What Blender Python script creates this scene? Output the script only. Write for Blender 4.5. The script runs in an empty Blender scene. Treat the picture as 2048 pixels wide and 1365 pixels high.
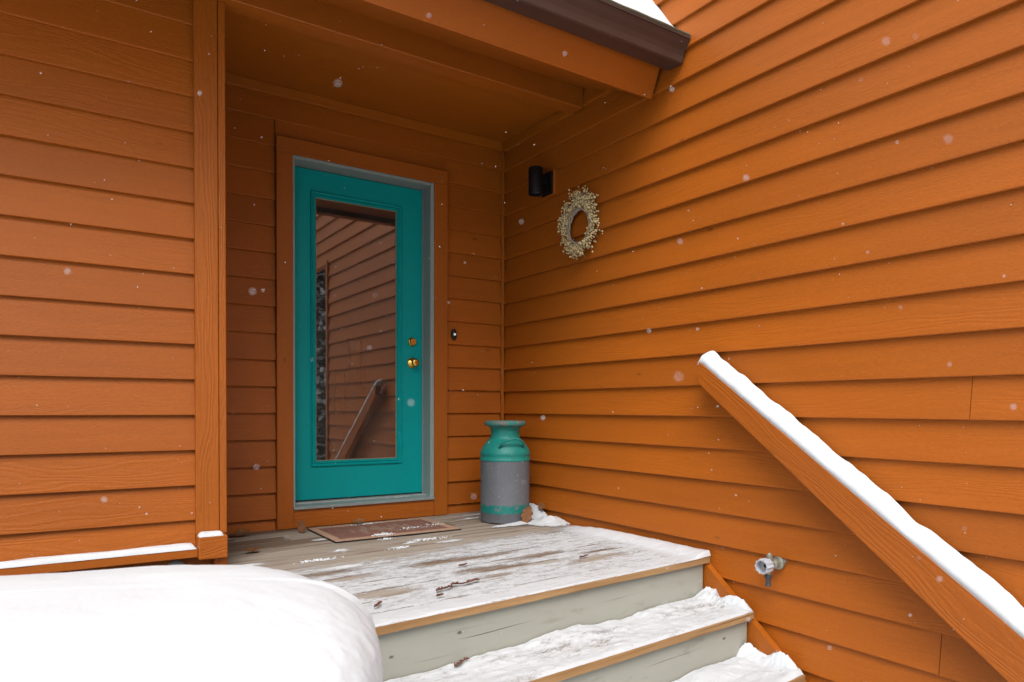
import bpy, bmesh, math, random
from mathutils import Vector, Matrix, noise as mn
R = math.radians
random.seed(7)
sc = bpy.context.scene
COL = sc.collection

# ------------------------------------------------------------------ camera, sky, light, exposure
ZC = 1.55                                   # eye height; X runs along the door wall, Y into the house
YAW, PITCH, ROLL, FPX = 33.8926, -0.9385, 0.1721, 1401.9
cd = bpy.data.cameras.new('camera'); cam = bpy.data.objects.new('camera', cd); COL.objects.link(cam)
yw, pt, rl = R(YAW), R(PITCH), R(ROLL)
fw = Vector((math.sin(yw)*math.cos(pt), math.cos(yw)*math.cos(pt), math.sin(pt)))
r0 = Vector((math.cos(yw), -math.sin(yw), 0)); u0 = r0.cross(fw)
rr = r0*math.cos(rl) + u0*math.sin(rl); uu = -r0*math.sin(rl) + u0*math.cos(rl)
M = Matrix((rr, uu, -fw)).transposed().to_4x4(); M.translation = Vector((0, 0, ZC))
cam.matrix_world = M
cd.sensor_width = 36; cd.lens = 36*FPX/2048
cd.shift_x = (1024-1041.08)/2048; cd.shift_y = (841.15-682.5)/2048
cd.clip_start = .02; cd.clip_end = 2000
cd.dof.use_dof = True; cd.dof.focus_distance = 3.5; cd.dof.aperture_fstop = 5.0
sc.camera = cam

SUN_EL, SUN_AZ = 53, 214                    # overcast: a wide, weak sun behind the photographer
w = bpy.data.worlds.new('World'); sc.world = w; w.use_nodes = True
wn = w.node_tree; wn.nodes.clear()
wo = wn.nodes.new('ShaderNodeOutputWorld'); wb = wn.nodes.new('ShaderNodeBackground')
ws = wn.nodes.new('ShaderNodeTexSky'); ws.sky_type = 'NISHITA'; ws.sun_disc = False
ws.sun_elevation = R(SUN_EL); ws.sun_rotation = R(SUN_AZ); ws.dust_density = 4; ws.air_density = 1; ws.ozone_density = 1
wh = wn.nodes.new('ShaderNodeHueSaturation'); wh.inputs['Saturation'].default_value = .30   # grey cloud cover
wn.links.new(ws.outputs[0], wh.inputs['Color']); wn.links.new(wh.outputs[0], wb.inputs[0])
wb.inputs[1].default_value = .085; wn.links.new(wb.outputs[0], wo.inputs[0])
sd = bpy.data.lights.new('sun', 'SUN'); sun = bpy.data.objects.new('sun', sd); COL.objects.link(sun)
sd.energy = 1.5; sd.angle = R(46); sd.color = (1, .985, .965)
az = R(SUN_AZ)
sdir = Vector((math.sin(az)*math.cos(R(SUN_EL)), math.cos(az)*math.cos(R(SUN_EL)), math.sin(R(SUN_EL))))
sun.rotation_euler = sdir.to_track_quat('Z', 'Y').to_euler(); sun.location = (0, -6, 12)
vs = sc.view_settings; sc.display_settings.display_device = 'sRGB'
vs.view_transform = 'Standard'; vs.look = 'None'; vs.gamma = 1; vs.use_curve_mapping = False; vs.exposure = 0.70
sc.cycles.use_denoising = True; sc.cycles.max_bounces = 8; sc.cycles.diffuse_bounces = 1
sc.cycles.caustics_reflective = False; sc.cycles.caustics_refractive = False; sc.cycles.sample_clamp_indirect = 6

# ------------------------------------------------------------------ node helpers
class NT:
    def __init__(s, name):
        s.m = bpy.data.materials.new(name); s.m.use_nodes = True; s.t = s.m.node_tree; s.n = s.t.nodes; s.n.clear()
        s.out = s.n.new('ShaderNodeOutputMaterial'); s.b = s.n.new('ShaderNodeBsdfPrincipled'); s.l(s.b.outputs[0], s.out.inputs[0])
    def l(s, a, b): s.t.links.new(a, b)
    def set(s, node, key, v):
        if hasattr(v, 'is_linked') or hasattr(v, 'links'): s.l(v, node.inputs[key])
        else: node.inputs[key].default_value = v
    def math(s, op, a, b=0.0, c=None, clamp=False):
        n = s.n.new('ShaderNodeMath'); n.operation = op; n.use_clamp = clamp
        s.set(n, 0, a); s.set(n, 1, b)
        if c is not None: s.set(n, 2, c)
        return n.outputs[0]
    def vmath(s, op, a, b):
        n = s.n.new('ShaderNodeVectorMath'); n.operation = op; s.set(n, 0, a); s.set(n, 1, b); return n.outputs[0]
    def coord(s, kind='Object'): return s.n.new('ShaderNodeTexCoord').outputs[kind]
    def rnd(s): return s.n.new('ShaderNodeObjectInfo').outputs['Random']
    def scaled(s, v, sc3, off=None):
        if off is not None: v = s.vmath('ADD', v, s.comb(s.math('MULTIPLY', off, 37.0), s.math('MULTIPLY', off, 11.0), s.math('MULTIPLY', off, 23.0)))
        return s.vmath('MULTIPLY', v, sc3)
    def comb(s, x, y, z):
        n = s.n.new('ShaderNodeCombineXYZ'); s.set(n, 0, x); s.set(n, 1, y); s.set(n, 2, z); return n.outputs[0]
    def sep(s, v):
        n = s.n.new('ShaderNodeSeparateXYZ'); s.l(v, n.inputs[0]); return n.outputs
    def noise(s, v, scale=1.0, detail=3.0, rough=.55, dist=0.0):
        n = s.n.new('ShaderNodeTexNoise'); s.l(v, n.inputs['Vector']); n.inputs['Scale'].default_value = scale
        n.inputs['Detail'].default_value = detail; n.inputs['Roughness'].default_value = rough; n.inputs['Distortion'].default_value = dist
        return n.outputs['Fac']
    def voro(s, v, scale, feature='F1'):
        n = s.n.new('ShaderNodeTexVoronoi'); s.l(v, n.inputs['Vector']); n.inputs['Scale'].default_value = scale; n.feature = feature
        return n.outputs['Distance']
    def ramp(s, f, stops, interp='LINEAR'):
        n = s.n.new('ShaderNodeValToRGB'); s.l(f, n.inputs[0]); e = n.color_ramp.elements; n.color_ramp.interpolation = interp
        while len(e) < len(stops): e.new(.5)
        for el, (p, c) in zip(e, stops): el.position = p; el.color = (c, c, c, 1) if isinstance(c, (int, float)) else (*c, 1)
        return n.outputs[0]
    def smooth(s, f, a, b):
        n = s.n.new('ShaderNodeMapRange'); n.interpolation_type = 'SMOOTHSTEP'; s.set(n, 0, f); n.inputs[1].default_value = a; n.inputs[2].default_value = b
        return n.outputs[0]
    def mix(s, f, a, b, mode='MIX'):
        n = s.n.new('ShaderNodeMix'); n.data_type = 'RGBA'; n.blend_type = mode
        s.set(n, 0, f)
        for k, v in ((6, a), (7, b)):
            if isinstance(v, tuple): n.inputs[k].default_value = (*v, 1)
            else: s.l(v, n.inputs[k])
        return n.outputs[2]
    def bump(s, h, strength=.3, dist=.002, prev=None):
        n = s.n.new('ShaderNodeBump'); n.inputs['Strength'].default_value = strength; n.inputs['Distance'].default_value = dist; s.l(h, n.inputs['Height'])
        if prev is not None: s.l(prev, n.inputs['Normal'])
        return n.outputs[0]
    def fin(s, color=None, rough=None, normal=None, metal=0.0, spec=None, **kw):
        if color is not None:
            if isinstance(color, tuple): s.b.inputs['Base Color'].default_value = (*color, 1)
            else: s.l(color, s.b.inputs['Base Color'])
        if rough is not None: s.set(s.b, 'Roughness', rough)
        if normal is not None: s.l(normal, s.b.inputs['Normal'])
        s.b.inputs['Metallic'].default_value = metal
        if spec is not None: s.b.inputs['Specular IOR Level'].default_value = spec
        for k, v in kw.items(): s.b.inputs[k].default_value = v
        return s.m

def stained_wood(name, base, var=.15, grain=.2, rough=.52):
    """painted rough-sawn timber; the grain runs along local X"""
    t = NT(name); c = t.coord(); r = t.rnd()
    streak = t.noise(t.scaled(c, (1.6, 26, 26), r), 1.0, 4, .6)
    mottle = t.noise(t.scaled(c, (70, 170, 170), r), 1.0, 3, .7)
    warp = t.noise(t.scaled(c, (1.3, 9, 9), r), 1.0, 2, .5)
    x, y, z = t.sep(c)
    ph = t.math('ADD', t.math('MULTIPLY', t.math('ADD', z, y), 300.0), t.math('MULTIPLY', warp, 75.0))
    rings = t.math('MULTIPLY_ADD', t.math('SINE', ph), .5, .5)
    show = t.smooth(t.math('ADD', t.noise(t.scaled(c, (.9, 3, 3), r), 1.0, 1, .5), t.math('MULTIPLY', r, .35)), .55, .82)   # only some boards show their rings
    rings = t.math('MULTIPLY', rings, t.math('MULTIPLY', show, grain))
    big = t.noise(t.scaled(c, (1.1, 2.4, 2.4), r), 1.0, 2, .5)
    v = t.math('ADD', t.math('MULTIPLY', streak, .22), t.math('ADD', t.math('MULTIPLY', mottle, .42), t.math('MULTIPLY', big, .24)))
    v = t.math('ADD', v, t.math('MULTIPLY', r, var)); v = t.math('SUBTRACT', v, t.math('MULTIPLY', rings, .10))
    k = t.math('ADD', v, .515)
    col = t.mix(1.0, base, t.comb(k, k, k), 'MULTIPLY')
    pits = t.smooth(t.voro(t.scaled(c, (1.7, 5, 5), r), 1.0), .055, .02)
    col = t.mix(t.math('MULTIPLY', pits, .55), col, tuple(b*.18 for b in base))
    h = t.math('ADD', t.math('MULTIPLY', mottle, .55), t.math('ADD', t.math('MULTIPLY', streak, .35), t.math('MULTIPLY', rings, 1.2)))
    return t.fin(col, t.math('MULTIPLY_ADD', mottle, .25, rough-.1), t.bump(h, .6, .004), spec=.5)

ORANGE = (.465, .114, .0045)
M_SIDE = stained_wood('orange_stained_siding', ORANGE)
M_TRIM = stained_wood('orange_stained_trim', (.465, .116, .0045), .06, .28)
M_RAIL = stained_wood('orange_stained_rail', (.465, .113, .0045), .05, .34)
M_CEIL = stained_wood('brown_stained_ceiling', (.50, .130, .003), .05, .2)

def weathered(name, a, b, dark, grain=1.0, var=.25):
    t = NT(name); c = t.coord(); r = t.rnd()
    streak = t.noise(t.scaled(c, (1.4, 34, 34), r), 1.0, 5, .65)
    fine = t.noise(t.scaled(c, (9, 260, 260), r), 1.0, 3, .6)
    blot = t.noise(t.scaled(c, (2.2, 7, 7), r), 1.0, 3, .6)
    f = t.math('ADD', t.math('MULTIPLY', streak, .7), t.math('MULTIPLY', t.math('SUBTRACT', r, .5), var))
    f = t.math('ADD', f, t.math('MULTIPLY', t.math('SUBTRACT', blot, .5), .5))
    wide = t.noise(t.scaled(c, (.9, 13, 13), r), 1.0, 3, .6)
    f = t.math('ADD', f, t.math('MULTIPLY', t.math('SUBTRACT', wide, .5), 1.1))
    col = t.mix(t.smooth(f, .12, .62), a, b)
    crack = t.smooth(t.noise(t.scaled(c, (.8, 60, 60), r), 1.0, 2, .5), .60, .70)
    col = t.mix(t.math('MULTIPLY', crack, .75*grain), col, dark)
    kk = t.math('MULTIPLY_ADD', fine, .5, .75); col = t.mix(1.0, col, t.comb(kk, kk, kk), 'MULTIPLY')
    h = t.math('SUBTRACT', t.math('ADD', t.math('MULTIPLY', streak, .6), t.math('MULTIPLY', fine, .4)), t.math('MULTIPLY', crack, .9))
    return t.fin(col, .8, t.bump(h, .5, .003), spec=.25)
M_DECK = weathered('weathered_deck_wood', (.22, .155, .11), (.42, .355, .29), (.06, .036, .024), 1.0, .8)
M_NOSE = weathered('worn_nosing_wood', (.33, .17, .065), (.47, .28, .13), (.08, .04, .02), .6)

def riser_mat():
    t = NT('grey_painted_riser'); c = t.coord(); r = t.rnd()
    n1 = t.noise(t.scaled(c, (2, 9, 9), r), 1.0, 4, .6)
    warp = t.noise(t.scaled(c, (1.1, 3, 3), r), 1.0, 2, .5)
    x, y, z = t.sep(c)
    zz = t.math('ADD', z, t.math('MULTIPLY', warp, .045))
    ck = t.noise(t.comb(t.math('MULTIPLY', x, .6), 3.0, t.math('MULTIPLY', zz, 62.0)), 1.0, 2, .5)
    gate = t.smooth(t.noise(t.scaled(c, (1.1, 1, 9), r), 1.0, 2, .5), .36, .50)
    crack = t.math('MULTIPLY', t.smooth(ck, .645, .675), gate)
    stain = t.smooth(t.noise(t.scaled(c, (5, 18, 18), r), 1.0, 4, .65), .56, .78)
    knots = t.smooth(t.voro(t.scaled(c, (5, 9, 9), r), 1.0), .075, .03)
    col = t.mix(n1, (.385, .378, .315), (.48, .472, .405))
    col = t.mix(t.math('MULTIPLY', stain, .45), col, (.21, .195, .13))
    col = t.mix(t.math('MULTIPLY', knots, .75), col, (.06, .05, .03))
    col = t.mix(t.math('MULTIPLY', crack, .85), col, (.05, .045, .035))
    return t.fin(col, .75, t.bump(t.math('SUBTRACT', t.math('MULTIPLY', n1, .3), crack), .5, .003), spec=.3)
M_RISER = riser_mat()

def plain(name, col, rough=.5, metal=0.0, var=.12, scale=40, bump=.1, spec=.5):
    t = NT(name); c = t.coord(); n = t.noise(c, scale, 4, .6); k = t.math('MULTIPLY_ADD', n, var*2, 1-var)
    return t.fin(t.mix(1.0, col, t.comb(k, k, k), 'MULTIPLY'), t.math('MULTIPLY_ADD', n, .15, rough-.07), t.bump(n, bump, .002), metal, spec)
M_TEAL = plain('teal_door_paint', (.0003, .41, .405), .42, 0, .07, 14, .14, .25)
M_JAMB = plain('pale_grey_green_jamb', (.36, .43, .41), .45, 0, .10, 20)
M_SILL = plain('grey_metal_threshold', (.40, .45, .44), .42, .35, .15, 30)
M_BRASS = plain('polished_brass', (.83, .56, .14), .17, 1.0, .04, 20, .02)
M_BLACK = plain('black_lamp_metal', (.006, .006, .0065), .5, 0, .2, 60, .1, .3)
M_GUTTER = plain('brown_gutter_metal', (.075, .043, .034), .40, 0, .15, 14)
M_DRIP = plain('mossy_roof_edge', (.12, .105, .07), .85, 0, .45, 60, .6)
M_DARK = plain('dark_void', (.02, .017, .014), .9)
M_RUB = plain('black_rubber', (.012, .012, .012), .8)
M_ROOM = plain('dim_interior_plaster', (.22, .19, .165), .9)
M_FRAME = plain('interior_frame_wood', (.40, .20, .08), .5)
M_PAPER = plain('pale_print', (.75, .72, .66), .8)
M_PLASTIC = plain('pale_grey_plastic', (.50, .51, .55), .45)
M_VALVE = plain('tarnished_brass_valve', (.36, .355, .28), .45, .5, .35, 60)
M_NOZZLE = plain('dark_grey_plastic', (.07, .072, .08), .45)
M_LEAF = plain('dry_oak_leaf', (.22, .085, .026), .7, 0, .45, 50, .4)
M_LEAF2 = plain('dry_tan_leaf', (.26, .12, .04), .7, 0, .4, 50, .4)
M_TWIG = plain('russet_cedar_sprig', (.13, .048, .024), .8, 0, .5, 80)
M_BERRY = plain('cream_berries', (.94, .73, .38), .28, 0, .2, 90)
M_STEM = plain('straw_stems', (.42, .30, .16), .8, 0, .3, 90)
M_VINE = plain('pale_vine_ring', (.46, .36, .27), .8, 0, .3, 60)
M_NEEDLE = plain('dark_conifer_needles', (.06, .08, .05), .8, 0, .4, 3)
M_BARK = plain('grey_brown_bark', (.09, .065, .05), .9, 0, .4, 6)
M_PANEL = plain('skirting_panel', (.38, .095, .004), .6, 0, .1, 30)
M_CAP = plain('pale_vent_cap', (.55, .60, .63), .5)
M_BELL = plain('doorbell_black', (.012, .011, .012), .5)
t = NT('doorbell_button'); M_BTN = t.fin((.8, .8, .8), .4, **{'Emission Color': (.9, .95, 1, 1), 'Emission Strength': .25})

def snow_mat(name, alpha=False):
    t = NT(name); g = t.n.new('ShaderNodeNewGeometry').outputs['Position']
    a = t.noise(g, 420, 3, .7); b = t.noise(g, 60, 3, .6); c = t.noise(g, 11, 2, .5)
    h = t.math('ADD', t.math('MULTIPLY', a, .25), t.math('ADD', t.math('MULTIPLY', b, .5), c))
    nb = t.bump(h, .30, .006)
    k = t.math('MULTIPLY_ADD', c, .03, .80)
    m = t.fin(t.comb(t.math('SUBTRACT', k, .012), t.math('ADD', k, .010), t.math('ADD', k, .035)), .65, nb, spec=.2)
    t.b.inputs['Subsurface Weight'].default_value = .0
    if alpha:
        at = t.n.new('ShaderNodeAttribute'); at.attribute_name = 'cover'
        sk = R(4.74)
        mp = t.n.new('ShaderNodeMapping'); mp.inputs['Rotation'].default_value = (0, 0, -sk); t.l(g, mp.inputs['Vector'])
        n1 = t.noise(t.vmath('MULTIPLY', mp.outputs[0], (12, 30, 1)), 1.0, 6, .8)
        n2 = t.noise(t.vmath('MULTIPLY', mp.outputs[0], (60, 190, 1)), 1.0, 3, .7)
        f = t.math('ADD', at.outputs['Fac'], t.math('ADD', t.math('MULTIPLY', t.math('SUBTRACT', n1, .5), 1.5), t.math('MULTIPLY', t.math('SUBTRACT', n2, .5), .7)))
        f = t.math('MULTIPLY', t.smooth(f, .22, .90), .84)
        tr = t.n.new('ShaderNodeBsdfTransparent'); mx = t.n.new('ShaderNodeMixShader')
        t.l(f, mx.inputs[0]); t.l(tr.outputs[0], mx.inputs[1]); t.l(t.b.outputs[0], mx.inputs[2]); t.l(mx.outputs[0], t.out.inputs[0])
    return m
M_SNOW = snow_mat('fresh_snow'); M_DUST = snow_mat('thin_trodden_snow', True)

def glass_mat():
    t = NT('door_glass'); t.n.remove(t.b)
    g = t.n.new('ShaderNodeBsdfGlossy'); g.inputs['Roughness'].default_value = 0; g.inputs['Color'].default_value = (.93, .92, .92, 1)
    tr = t.n.new('ShaderNodeBsdfTransparent'); tr.inputs['Color'].default_value = (.80, .80, .78, 1)
    fr = t.n.new('ShaderNodeFresnel'); fr.inputs['IOR'].default_value = 2.05
    mx = t.n.new('ShaderNodeMixShader'); t.l(t.math('MULTIPLY_ADD', fr.outputs[0], 1.15, .02, clamp=True), mx.inputs[0]); t.l(tr.outputs[0], mx.inputs[1]); t.l(g.outputs[0], mx.inputs[2])
    c = t.coord(); sm = t.noise(t.vmath('MULTIPLY', c, (7, 7, 2.2)), 1.0, 4, .65)
    df = t.n.new('ShaderNodeBsdfDiffuse'); df.inputs['Color'].default_value = (.62, .6, .57, 1); m2 = t.n.new('ShaderNodeMixShader')     # grey haze over the reflection, put in as a patchy diffuse layer
    t.l(t.math('MULTIPLY_ADD', sm, .13, -.02, clamp=True), m2.inputs[0]); t.l(mx.outputs[0], m2.inputs[1]); t.l(df.outputs[0], m2.inputs[2]); t.l(m2.outputs[0], t.out.inputs[0])
    return t.m
M_GLASS = glass_mat()

# ------------------------------------------------------------------ mesh helpers
def tag(o, label=None, cat=None, group=None, kind=None):
    if label: o['label'] = label
    if cat: o['category'] = cat
    if group: o['group'] = group
    if kind: o['kind'] = kind
    return o
def obj(name, bm, mat, parent=None, loc=(0, 0, 0), rz=0.0, smooth=False):
    me = bpy.data.meshes.new(name); bm.normal_update(); bm.to_mesh(me); bm.free()
    return mobj(name, me, mat, parent, loc, rz, smooth)
def mobj(name, me, mat, parent=None, loc=(0, 0, 0), rz=0.0, smooth=False):
    o = bpy.data.objects.new(name, me); COL.objects.link(o)
    if mat is not None and not me.materials: me.materials.append(mat)
    if smooth:
        for p in me.polygons: p.use_smooth = True
    o.location = loc; o.rotation_euler = (0, 0, rz); o.parent = parent
    return o
def empty(name, loc=(0, 0, 0)):
    o = bpy.data.objects.new(name, None); COL.objects.link(o); o.location = loc; o.empty_display_size = .1; return o
def add_box(bm, x0, x1, y0, y1, z0, z1, bev=0.0):
    m = Matrix.Translation(((x0+x1)/2, (y0+y1)/2, (z0+z1)/2)) @ Matrix.Diagonal((abs(x1-x0), abs(y1-y0), abs(z1-z0), 1))
    vs_ = bmesh.ops.create_cube(bm, size=1, matrix=m)['verts']
    if bev:
        es = list({e for v in vs_ for e in v.link_edges})
        bmesh.ops.bevel(bm, geom=es, offset=bev, segments=1, affect='EDGES')
def box(name, mat, parent, x0, x1, y0, y1, z0, z1, bev=.002, loc=None, rz=0.0):
    """box in world coordinates with its origin at its own start, grain along X"""
    bm = bmesh.new(); add_box(bm, 0, x1-x0, 0, y1-y0, 0, z1-z0, bev)
    p = parent.matrix_basis.translation if parent is not None else Vector((0, 0, 0))
    return obj(name, bm, mat, parent, Vector((x0, y0, z0))-p)
def vbox(name, mat, parent, x0, x1, y0, y1, z0, z1, bev=.002):
    """upright board: mesh X (grain) points up"""
    bm = bmesh.new(); add_box(bm, 0, z1-z0, 0, y1-y0, 0, x1-x0, bev)
    o = obj(name, bm, mat, parent); p = parent.matrix_basis.translation if parent is not None else Vector((0, 0, 0))
    o.location = Vector((x1, y0, z0))-p; o.rotation_euler = (0, R(-90), 0); return o
def add_tube(bm, pts, rad, seg=8, cap=True):
    pts = [Vector(p) for p in pts]; rads = rad if isinstance(rad, (list, tuple)) else [rad]*len(pts)
    rings = []; up = Vector((0, 0, 1)); pn = None
    for i, p in enumerate(pts):
        d = (pts[min(i+1, len(pts)-1)]-pts[max(i-1, 0)]).normalized()
        if pn is None: pn = d.cross(up) if abs(d.dot(up)) < .95 else d.cross(Vector((1, 0, 0)))
        pn = (pn-d*pn.dot(d)).normalized(); b = d.cross(pn)
        rings.append([bm.verts.new(p+(pn*math.cos(2*math.pi*k/seg)+b*math.sin(2*math.pi*k/seg))*rads[i]) for k in range(seg)])
    for a, b in zip(rings, rings[1:]):
        for k in range(seg): bm.faces.new((a[k], a[(k+1) % seg], b[(k+1) % seg], b[k]))
    if cap: bm.faces.new(rings[0][::-1]); bm.faces.new(rings[-1])
def add_lathe(bm, prof, seg=48, axis=None, cap0=True, cap1=True, m=None):
    """prof: (radius, height) from bottom to top"""
    rings = []
    for r, z in prof:
        rings.append([bm.verts.new((r*math.cos(2*math.pi*k/seg), r*math.sin(2*math.pi*k/seg), z)) for k in range(seg)])
    for a, b in zip(rings, rings[1:]):
        for k in range(seg): bm.faces.new((a[k], a[(k+1) % seg], b[(k+1) % seg], b[k]))
    if cap0: bm.faces.new(rings[0][::-1])
    if cap1: bm.faces.new(rings[-1])
    if m is not None: bmesh.ops.transform(bm, matrix=m, verts=[v for r in rings for v in r])
def add_prism(bm, poly, x0, x1, seg=1):
    """poly: (y, z) outline, counter-clockwise seen from +X; extruded along X"""
    rings = [[bm.verts.new((x0+(x1-x0)*i/seg, y, z)) for y, z in poly] for i in range(seg+1)]
    n = len(poly)
    for a, b in zip(rings, rings[1:]):
        for k in range(n): bm.faces.new((a[k], b[k], b[(k+1) % n], a[(k+1) % n]))
    bm.faces.new(rings[0]); bm.faces.new(rings[-1][::-1])
    bmesh.ops.recalc_face_normals(bm, faces=bm.faces)
def fbm(x, y, z=0.0, o=4): return mn.fractal(Vector((x, y, z)), 1.0, 2.0, o)

# ------------------------------------------------------------------ setting: ground
UR, NL, NB = 2.692, 3.392, 4.230            # faces of the right, left and door walls
DECK = .83; E = .156
bm = bmesh.new()
N = 60; g = [[None]*(N+1) for _ in range(N+1)]
for i in range(N+1):
    for j in range(N+1):
        s = lambda k: math.copysign(abs(k)**3*400, k)
        x, y = s(2*i/N-1), s(2*j/N-1)
        r = math.hypot(x, y); g[i][j] = bm.verts.new((x, y, .05*fbm(x*.6, y*.6)*min(1, r/4)+.6*fbm(x*.03, y*.03, 5)*min(1, max(0, (r-8)/20))-.01))
for i in range(N):
    for j in range(N): bm.faces.new((g[i][j], g[i+1][j], g[i+1][j+1], g[i][j+1]))
t = NT('dulled_ground_snow'); gp = t.n.new('ShaderNodeNewGeometry').outputs['Position']; n = t.noise(gp, 1.3, 4, .6); n2 = t.noise(gp, 18, 4, .65)
M_GROUND = t.fin(t.mix(t.smooth(t.math('ADD', t.math('MULTIPLY', n, .7), t.math('MULTIPLY', n2, .3)), .40, .62), (.60, .59, .57), (.80, .81, .83)), .8, t.bump(n2, .5, .03), spec=.2)  # snow colour dulled so the ground bounces less light onto walls and ceiling
tag(obj('snowy_ground', bm, M_GROUND, smooth=True), 'snow covered ground around the house', 'ground', kind='structure')

# ------------------------------------------------------------------ house
house = tag(empty('house'), 'orange timber house with lapped siding, sheltered porch and teal door', 'house')
def wall(boxes, name='wall'):
    bm = bmesh.new()
    for b in boxes: add_box(bm, *b)
    return obj(name, bm, M_PANEL, house)
def siding(parent, axis, a0, a1, z0, h=.178, face=0.0, bot=0.0, tthick=.026):
    """one lapped board. axis 'x': faces -Y, spans X a0..a1;  axis 'y': faces -X, spans Y a0..a1"""
    t0 = tthick+random.uniform(-.0012, .0012); L = a1-a0; seg = max(1, int(L/.5))
    bm = bmesh.new()
    poly = [(0, 0), (t0-.0022, 0), (t0, .0024), (t0-.0006, .010), (.0042, h), (0, h)]
    add_prism(bm, poly, 0, L, seg)
    ph = random.uniform(0, 99)
    for v in bm.verts:                       # hand-laid: edges wander by a millimetre
        v.co.z += .0013*mn.noise(Vector((v.co.x*1.3+ph, 0, 3)))
        if v.co.y > .002: v.co.y += .0012*mn.noise(Vector((v.co.x*1.1+ph, 7, 3)))
    dz = random.uniform(-.0012, .0012)
    if axis == 'x': return obj('siding_board', bm, M_SIDE, parent, (a1, face+tthick, z0+dz), math.pi)
    return obj('siding_board', bm, M_SIDE, parent, (face+tthick, a0, z0+dz), math.pi/2)
# left wall
lw = wall([(-2.6, .64, NL+.022, NL+.16, .0, 3.9), (.50, .64, NL+.16, NB+.03, 0, 3.9)])
for k in range(-5, 15):
    z = 1.5185+k*E
    if z > .74 and z < 3.50: siding(lw, 'x', -2.6, .536, z, face=NL)
# door wall
CT = ZC+1.593                                # top of the door casing
bw = wall([(.50, 1.19, NB+.022, NB+.17, 0, 3.6), (2.14, 2.86, NB+.022, NB+.17, 0, 3.6), (1.19, 2.14, NB+.022, NB+.17, ZC+1.50, 3.6), (1.19, 2.14, NB+.022, NB+.17, 0, .90)])
for k in range(-5, 12):
    z = 1.5196+k*.1564
    if z > 3.36: continue
    if z < CT:
        siding(bw, 'x', .642, 1.105, z, face=NB); siding(bw, 'x', 2.232, 2.672, z, face=NB)
        if z+.1564 > CT: siding(bw, 'x', 1.107, 2.230, CT+.001, h=z+.178-CT, face=NB, tthick=.013)
    else: siding(bw, 'x', .642, 2.672, z, face=NB)
# right wall
rw = wall([(UR+.022, UR+.16, .64, NB+.18, 0, 6.2), (UR+.022, UR+.16, -3.2, .64, 3.28, 6.2)])
joint = {0: 1.168, -6: 1.26}
for k in range(-9, 29):
    z = 1.5148+k*E
    if z < .06: continue
    lo = .66 if z < 3.22 else -3.2
    if k in joint and lo > 0:
        siding(rw, 'y', lo, joint[k]-.0012, z, face=UR); siding(rw, 'y', joint[k]+.0012, NB+.01, z, face=UR)
    else: siding(rw, 'y', lo, NB+.01 if z < 3.42 else NB+.4, z, face=UR)
vbox('corner_board', M_TRIM, house, UR-.012, UR+.17, .60, .66, 0, 3.28)
vbox('inside_corner_strip', M_TRIM, house, 2.672, 2.694, NB-.010, NB+.012, DECK, 3.37)
# skirting, ledge and corner of the left wall
box('skirt_panel', M_PANEL, house, -2.6, .609, NL+.002, NL+.02, 0, .895)
box('ledge_board', M_TRIM, house, -2.6, .5362, NL-.060, NL+.003, .895, .932)
box('corner_block', M_TRIM, house, .537, .656, NL-.080, NL+.01, .884, .984, .004)
vbox('corner_post_base', M_TRIM, house, .609, .662, NL-.042, NL+.04, 0, .883)
vbox('corner_board', M_TRIM, house, .536, .631, NL-.021, NL+.02, .985, 3.366)
vbox('corner_board', M_TRIM, house, .6335, .664, NL-.019, NL+.30, .985, 3.366)
vbox('corner_board', M_TRIM, house, .6400, .652, NL+.301, NB+.02, DECK-.02, 3.43)
# porch ceiling, beam and trims
box('ceiling_panel', M_CEIL, house, .50, UR+.03, NL+.05, NB+.03, 3.433, 3.46)
box('beam', M_TRIM, house, -2.6, UR-.001, 3.336, 3.448, 3.367, 3.62, .004)
box('ceiling_trim', M_CEIL, house, .652, 2.672, NB-.019, NB+.02, 3.374, 3.4325)
bm = bmesh.new(); add_box(bm, 0, .77, 0, .03, 0, .058, .002)
obj('ceiling_trim', bm, M_CEIL, house, (UR+.016, 3.449, 3.374), R(90))

# roof (slope 23 degrees, eave towards the steps)
SL = math.tan(R(22.5))
roof_bm = bmesh.new()
def roofz(n): return 3.475+(n-2.60)*SL
poly = [(2.585, roofz(2.585)-.022), (2.585, roofz(2.585)), (5.2, roofz(5.2)), (5.2, roofz(5.2)-.022)]
add_prism(roof_bm, poly, -2.7, UR+.004)
roof = obj('roof', roof_bm, M_DRIP, house)
bm = bmesh.new(); cs, sn = math.cos(R(22.5)), math.sin(R(22.5))
p0 = (2.734, 3.200); th = .036; hh = .235
poly = [p0, (p0[0]-sn*hh, p0[1]+cs*hh), (p0[0]-sn*hh+cs*th, p0[1]+cs*hh+sn*th), (p0[0]+cs*th, p0[1]+sn*th)]
add_prism(bm, [(y-p0[0], z-p0[1]) for y, z in poly], -2.7, UR-.022, 8)
obj('fascia_board', bm, M_TRIM, roof, (0, p0[0], p0[1]))
bm = bmesh.new()
s0 = (2.774, 3.255)
poly = [s0, (3.34, s0[1]+(3.34-s0[0])*SL), (3.34, s0[1]+(3.34-s0[0])*SL+.015), (s0[0], s0[1]+.015)]
add_prism(bm, [(y-s0[0], z-s0[1]) for y, z in poly], -2.7, UR+.003)
obj('soffit_panel', bm, M_CEIL, roof, (0, s0[0], s0[1]))
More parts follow.
